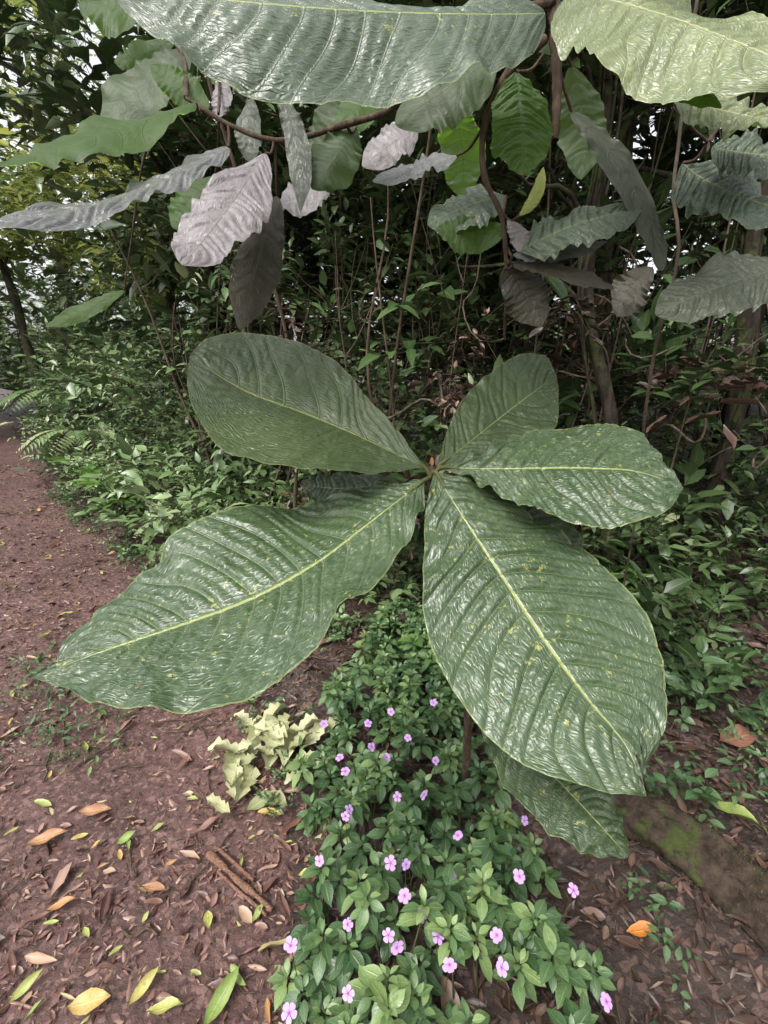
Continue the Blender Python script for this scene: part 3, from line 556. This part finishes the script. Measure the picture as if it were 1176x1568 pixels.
tr=empty('overhanging_big_leaf_tree')
Sx={'1':((258,950,2093),(-42,800,2011),(-345,770,2017),(-62,712,1898),'gloss'),
'2':((294,960,2123),(382,824,2021),(492,677,1883),(328,742,1922),'palegreen'),
'2b':((323,812,1949),(397,810,1940),(461,773,1890),(406,816,1962),'under'),
'3':((492,975,2002),(545,905,1944),(635,839,1899),(533,860,1899),'palegreen'),
'4':((573,1056,1927),(618,984,1860),(715,913,1800),(581,908,1784),'gloss'),
'4b':((594,1006,1934),(626,944,1901),(708,919,1887),(610,908,1854),'gloss'),
'5':((726,890,1725),(567,857,1684),(451,842,1636),(540,808,1629),'dark'),
'6':((-315,1125,1979),(-454,946,1839),(-602,794,1754),(-436,898,1805),'silver'),
'7':((-381,1151,2064),(-506,1013,1957),(-619,879,1859),(-477,945,1904),'under'),
'8':((-242,1121,1967),(-288,972,1821),(-328,844,1711),(-226,952,1790),'pale'),
'9':((-227,1153,1902),(-258,1068,1760),(-285,995,1623),(-213,1075,1749),'brown'),
'10':((-548,1398,2362),(-632,1398,2362),(-717,1401,2369),(-615,1345,2290),'under'),
'11':((-204,1097,2058),(-167,1067,1963),(-160,1029,1837),(-142,1065,1957),'dark'),
'11b':((-283,1214,2102),(-290,1194,2035),(-283,1174,1968),(-262,1194,2035),'dark'),
'12':((-57,1136,2017),(-95,1095,1952),(-141,1065,1886),(-56,1097,1925),'dunder'),
'12b':((16,1163,2106),(-37,1154,2074),(-97,1132,2004),(-11,1144,2042),'under'),
'13':((204,1053,2087),(124,1064,2053),(21,1078,1998),(142,1044,1989),'dunder'),
'14':((239,1046,2064),(248,1006,1969),(245,968,1877),(306,1005,1963),'under'),
'15':((80,1316,2091),(18,1304,2054),(-51,1289,2003),(41,1293,2018),'pale'),
'16':((164,1237,2006),(76,1230,1982),(-26,1220,1950),(82,1200,1954),'silver'),
'17':((260,1153,1902),(177,1147,1882),(93,1135,1842),(183,1090,1830),'gloss'),
'17b':((262,1110,1830),(180,1106,1817),(109,1110,1830),(187,1095,1780),'under'),
'18':((274,1063,1777),(374,1044,1819),(494,1031,1845),(382,989,1775),'gloss'),
'18b':((261,1061,1770),(346,1063,1777),(452,1069,1796),(349,1047,1758),'silver'),
'19':((274,1084,1846),(307,1096,1884),(323,1113,1941),(320,1094,1881),'yellow'),
'20':((251,1082,1840),(274,1072,1808),(280,1061,1770),(296,1072,1806),'pale'),
'21':((360,1086,2022),(472,1045,1891),(535,996,1729),(500,1049,1901),'dark'),
'22a':((266,1077,1756),(360,1051,1739),(468,1041,1705),(359,1035,1721),'brown'),
'22b':((255,1088,1758),(302,1092,1702),(337,1072,1636),(351,1096,1716),'brown'),
'22c':((688,1330,1797),(630,1313,1741),(596,1294,1677),(663,1303,1709),'brown'),
'23':((-352,1229,2148),(-345,1214,2102),(-359,1200,2055),(-324,1214,2102),'pale'),
'24':((-373,1208,2082),(-436,1222,2128),(-498,1235,2168),(-457,1214,2102),'under'),
'25':((-395,1282,1981),(-456,1264,1922),(-495,1246,1864),(-418,1257,1900),'under'),
'26':((-119,1275,1959),(-188,1269,1937),(-257,1263,1920),(-185,1235,1894),'pale'),
'28':((-531,1501,2356),(-623,1489,2316),(-690,1484,2300),(-623,1477,2276),'under'),
'29':((-831,1641,1788),(-956,1623,1728),(-1082,1608,1679),(-956,1614,1698),'under'),
'30':((150,1300,2150),(190,1350,2060),(200,1370,1960),(250,1350,2040),'under'),
'31':((-60,1350,2180),(-120,1380,2120),(-200,1400,2040),(-90,1370,2060),'dunder'),
'32':((-450,1350,2250),(-560,1330,2180),(-660,1300,2080),(-520,1300,2120),'dunder'),
'33':((420,1300,2200),(470,1330,2100),(480,1330,1990),(530,1330,2090),'dunder')}
hi={'1','2','3','4','4b','5','6','8','14','18'}
for kx,v in Sx.items():
    big=kx in hi
    quick(tr,'leaf_'+kx,*v[:4],KM[v[4]],NU=190 if big else 70,NV=20 if big else 9,N=13 if kx in '12' else (10 if big else 7),und=.22 if big else .2,
          shape='strap' if kx in('1','2','21','22a','6') else 'ov',quilt=.0038 if big else .002,asym=.8 if kx=='1' else 1,droopedge=.25 if kx in '12' else .12)
m=MB()
def br(pts,r0,r1,k=9):
    P=herm(A(pts)*K,30); m.tube(P,np.linspace(r0,r1,30)*(1+.12*np.sin(np.arange(30)*1.7)),k)
br([(308,1098,2234),(310,1063,2121),(317,1051,2047),(314,1022,1950)],.012,.007)
br([(292,1063,2121),(224,1057,2064),(193,1078,1998),(199,1084,1914),(238,1084,1846),(255,1090,1764),(282,1170,1615)],.008,.003)
br([(305,1070,2180),(133,1063,2121),(65,1104,2082),(15,1112,2039),(-75,1114,2013),(-222,1128,1992),(-318,1150,2028),(-409,1178,2085)],.008,.004)
br([(1900,1500,0),(1850,1450,1200),(1600,1400,2200),(900,1300,2500),(308,1098,2234)],.06,.012,12)
br([(900,1300,2500),(760,1150,2200),(600,1030,1950)],.014,.005)
br([(900,1300,2500),(850,1000,2100),(740,890,1730)],.012,.004)
br([(-409,1178,2085),(-440,1280,2200),(-548,1398,2362),(-540,1480,2370)],.005,.003)
br([(305,1090,2210),(150,1250,2220),(-60,1350,2190),(-300,1370,2220),(-450,1350,2250)],.006,.003)
br([(-450,1350,2250),(-620,1450,2100),(-750,1560,1900),(-831,1641,1788)],.004,.002)
def pet(a,b): m.tube(herm(A([a,(A(a)+A(b))/2-A([0,0,12]),b])*K,8),.003,6)
for a,kx in [((-222,1128,1992),'8'),((-222,1128,1992),'9'),((-318,1150,2028),'6'),((-380,1170,2065),'7'),((-380,1170,2065),'24'),((-340,1160,2040),'25'),((-75,1114,2013),'12'),((15,1112,2039),'12b'),((-200,1128,1996),'11'),((-222,1128,1992),'26'),((305,1070,2150),'1'),((305,1070,2150),'2'),((292,1063,2121),'13'),((292,1063,2100),'14'),((238,1084,1846),'17'),((240,1084,1840),'17b'),((255,1090,1790),'18'),((255,1090,1770),'18b'),((240,1084,1850),'19'),((310,1063,2121),'21'),((255,1090,1764),'22a'),((255,1090,1764),'22b'),((15,1112,2039),'15'),((193,1078,1998),'16'),((600,1030,1950),'3'),((600,1030,1950),'4'),((600,1030,1950),'4b'),((-340,1160,2050),'23'),((305,1090,2200),'33')]:
    pet(a,Sx[kx][0])
m.obj('branches',[M_BRANCH],tr)
m=MB(); m.tube(herm(A([(.72,1.38,2.6),(.700,1.329,2.135),(.687,1.295,2.025),(.677,1.269,1.937),(.692,1.242,1.849),(.71,1.3,1.6),(.9,1.6,1.0),(1.1,2.0,.05)]),50),.004,7); m.obj('hanging_vine',[M_LIANA])

# ------------------------------------------------------------------ light, sky, camera
w=bpy.data.worlds.new('World'); scene.world=w; w.use_nodes=True; t=w.node_tree; bg=t.nodes['Background']
sk=t.nodes.new('ShaderNodeTexSky'); sk.sky_type='NISHITA'; sk.sun_disc=False; sk.sun_elevation=math.radians(55); sk.sun_rotation=math.radians(220); sk.air_density=1.2; sk.dust_density=5
hs=t.nodes.new('ShaderNodeHueSaturation'); hs.inputs['Saturation'].default_value=.2; hs.inputs['Value'].default_value=2.3; t.links.new(sk.outputs[0],hs.inputs['Color']); t.links.new(hs.outputs[0],bg.inputs[0]); bg.inputs[1].default_value=.15
sd=bpy.data.lights.new('sun','SUN'); sd.energy=1.4; sd.angle=math.radians(22); sd.color=(1,.97,.92); so=bpy.data.objects.new('sun',sd); bpy.context.collection.objects.link(so)
so.rotation_euler=(math.radians(35),0,math.radians(-40))
cd=bpy.data.cameras.new('camera'); cam=bpy.data.objects.new('camera',cd); bpy.context.collection.objects.link(cam); scene.camera=cam
cam.location=(0,0,1.55); cam.rotation_euler=(math.radians(73),0,0); cd.sensor_fit='VERTICAL'; cd.sensor_height=24; cd.lens=12/math.tan(math.radians(47.5)); cd.clip_start=.05; cd.clip_end=500
